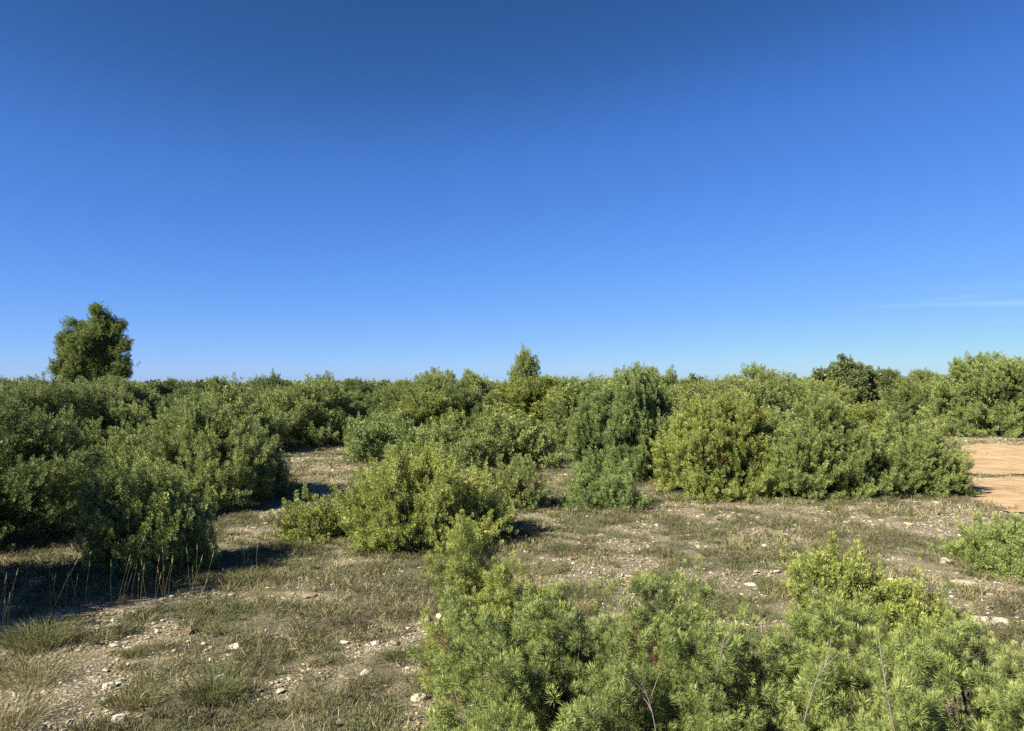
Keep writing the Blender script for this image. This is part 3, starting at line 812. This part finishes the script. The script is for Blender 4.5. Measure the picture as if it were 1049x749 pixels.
stone('long flat grey rock lying by the right edge of the clearing', 401, 1008, 638, .155, .06, .045, -.25, .62)
stone('pale angular stone lying at the lower left front edge', 402, 127, 732, .035, .025, .025, .4, .9)
stone('whitish stone alone in dry grass left of the front junipers', 403, 243, 653, .035, .028, .022, .2, .9)
stone('squarish pale stone among gravel in the left foreground', 404, 116, 697, .03, .022, .02, .9, .85)
stone('flat tan stone beside the slanting low juniper', 405, 985, 600, .10, .05, .03, -.35, .5)
stone('small white stone below the low spreading right-hand juniper', 406, 968, 578, .07, .04, .03, -.2, .9)
stone('broken buff stone at the foot of the bushy front juniper', 407, 432, 708, .045, .03, .028, .5, .6)

# tussocks
def tussock(label, seed, u, v, rad, ln, n, tint, spread=.8, name='grass_tussock', cat='grass tuft', group=None, wd=.0016, bend=.35):
    d = row_depth(v); xx = px(u, d); g = rs(seed)
    a = g.random(n) * 6.283; r = np.sqrt(g.random(n)) * rad
    P = np.stack([np.cos(a) * r, np.sin(a) * r, np.zeros(n) - .01], 1)
    D = norm(np.stack([np.cos(a) * r / rad * spread + g.normal(size=n) * .25, np.sin(a) * r / rad * spread + g.normal(size=n) * .25, np.ones(n)], 1))
    V, Fs = blades(P, D, ln * g.uniform(.5, 1.15, n), np.full(n, wd), bend * g.uniform(.4, 1.3, n), g)
    me = mesh_np('blades', V, Fs, {'tint': np.repeat(np.clip(tint + g.normal(size=n) * .17, 0, 1), 5)}, M_GRASS)
    o = link(name, me, None, (xx, d, float(height(xx, d))))
    o['label'] = label; o['category'] = cat
    if group: o['group'] = group
    return o
tussock('large green grass tussock with arching blades in the left foreground', 501, 222, 706, .13, .24, 620, .12)
tussock('rounded olive grass cushion at the near edge of the black shadow', 502, 46, 652, .20, .20, 900, .25)
tussock('straw-coloured grass tuft below the olive cushion at left', 503, 38, 690, .16, .20, 460, .55)
tussock('tall straw-pale grass at the bottom left corner', 504, 6, 742, .16, .26, 420, .55)
tussock('greyish heathy tuft between the green tussock and the straw tuft', 505, 140, 712, .13, .13, 520, .42)
tussock('small fresh green tuft right of the straw tuft', 506, 142, 664, .07, .09, 240, .02)
tussock('lit yellowish grass patch between the dark left junipers', 507, 52, 548, .42, .16, 1500, .55)
tussock('low olive tuft at the right end of the black shadow', 508, 248, 586, .15, .13, 380, .2)
tussock('dry grass clump under the left thicket, beside the small rounded juniper', 509, 268, 506, .2, .32, 320, .75, .5)
tussock('dark green tuft in gravel left of the front juniper', 510, 418, 664, .12, .12, 420, .2)
tussock('browned tuft behind the narrow juniper sprig', 511, 545, 580, .22, .18, 500, .45)
tussock('grey-green tuft right of the narrow juniper sprig', 512, 600, 602, .2, .15, 480, .3)

# tall dry stalks with seed heads
def stalks(label, seed, u, v, n, ln, rad):
    d = row_depth(v); xx = px(u, d); g = rs(seed)
    a = g.random(n) * 6.283; r = g.random(n) * rad
    A = np.stack([np.cos(a) * r, np.sin(a) * r, np.zeros(n) - .02], 1)
    D = norm(np.stack([g.normal(size=n) * .16 + .06, g.normal(size=n) * .16, np.ones(n)], 1)); L = ln * g.uniform(.55, 1.15, n)
    E = A + D * L[:, None]; C = (A + E) / 2 - np.array([.02, 0, 0])
    V1, F1 = tubes(A, C, E, np.full(n, .0015), np.full(n, .0009), 3, 3)
    V2, F2 = tubes(E, E + D * .02, E + D * .05, np.full(n, .004), np.full(n, .001), 2, 4)
    me = mesh_np('stalks', np.concatenate([V1, V2]), [F1, F2 + len(V1)], {'tint': np.full(len(V1) + len(V2), .8)}, M_GRASS, True)
    o = link('dry_stalks', me, None, (xx, d, float(height(xx, d))))
    o['label'] = label; o['category'] = 'dry grass'; o['group'] = 'tall dry stalks in front of the black shadow'
stalks('tall bleached stalks at the very left edge before the black shadow', 551, 8, 646, 7, .42, .10)
stalks('cluster of tall straight straw stalks left of the fallen stick', 552, 75, 622, 8, .48, .22)
stalks('few upright pale stalks just above the fallen stick', 553, 128, 614, 5, .50, .10)
stalks('leaning fan of pale stalks right of the fallen stick', 554, 190, 612, 11, .44, .34)
stalks('thin stalks before the dark foot of the half shaded juniper', 555, 158, 610, 5, .34, .16)
stalks('fan of stalks at the right end of the black shadow', 556, 256, 574, 9, .33, .17)
# fallen stick
d = row_depth(618); A = np.array([[px(86, d), d, .02]]); E = np.array([[px(150, d), d + .12, .06]])
A[0, 2] += height(A[0, 0], A[0, 1]); E[0, 2] += height(E[0, 0], E[0, 1])
V, Fq = tubes(A, (A + E) / 2 + np.array([[0, .05, -.01]]), E, np.array([.008]), np.array([.004]), 6, 6)
o = link('fallen_stick', mesh_np('fallen_stick', V - A[0], Fq, None, M_BARK, True), None, A[0]); o['label'] = 'thin pale fallen stick lying at the edge of the black shadow'; o['category'] = 'stick'

# ------------------------------------------------------------------ the air
V = np.array([(sx * 7800, sy * 7800, z) for z in (-2.5, 72) for sx, sy in ((-1, -1), (1, -1), (1, 1), (-1, 1))], float)
m, n_, l_ = new_mat('haze_air'); n_.remove(n_['Principled BSDF'])
pv = n_.new('ShaderNodeVolumePrincipled'); pv.inputs['Color'].default_value = (.72, .84, 1, 1); pv.inputs['Density'].default_value = 5.5e-5; pv.inputs['Anisotropy'].default_value = .6
l_.new(pv.outputs[0], n_['Material Output'].inputs['Volume'])
me = mesh_np('haze', V, np.array([(0, 3, 2, 1), (4, 5, 6, 7), (0, 1, 5, 4), (1, 2, 6, 5), (2, 3, 7, 6), (3, 0, 4, 7)]), None, m)
o = link('haze', me); o['kind'] = 'stuff'
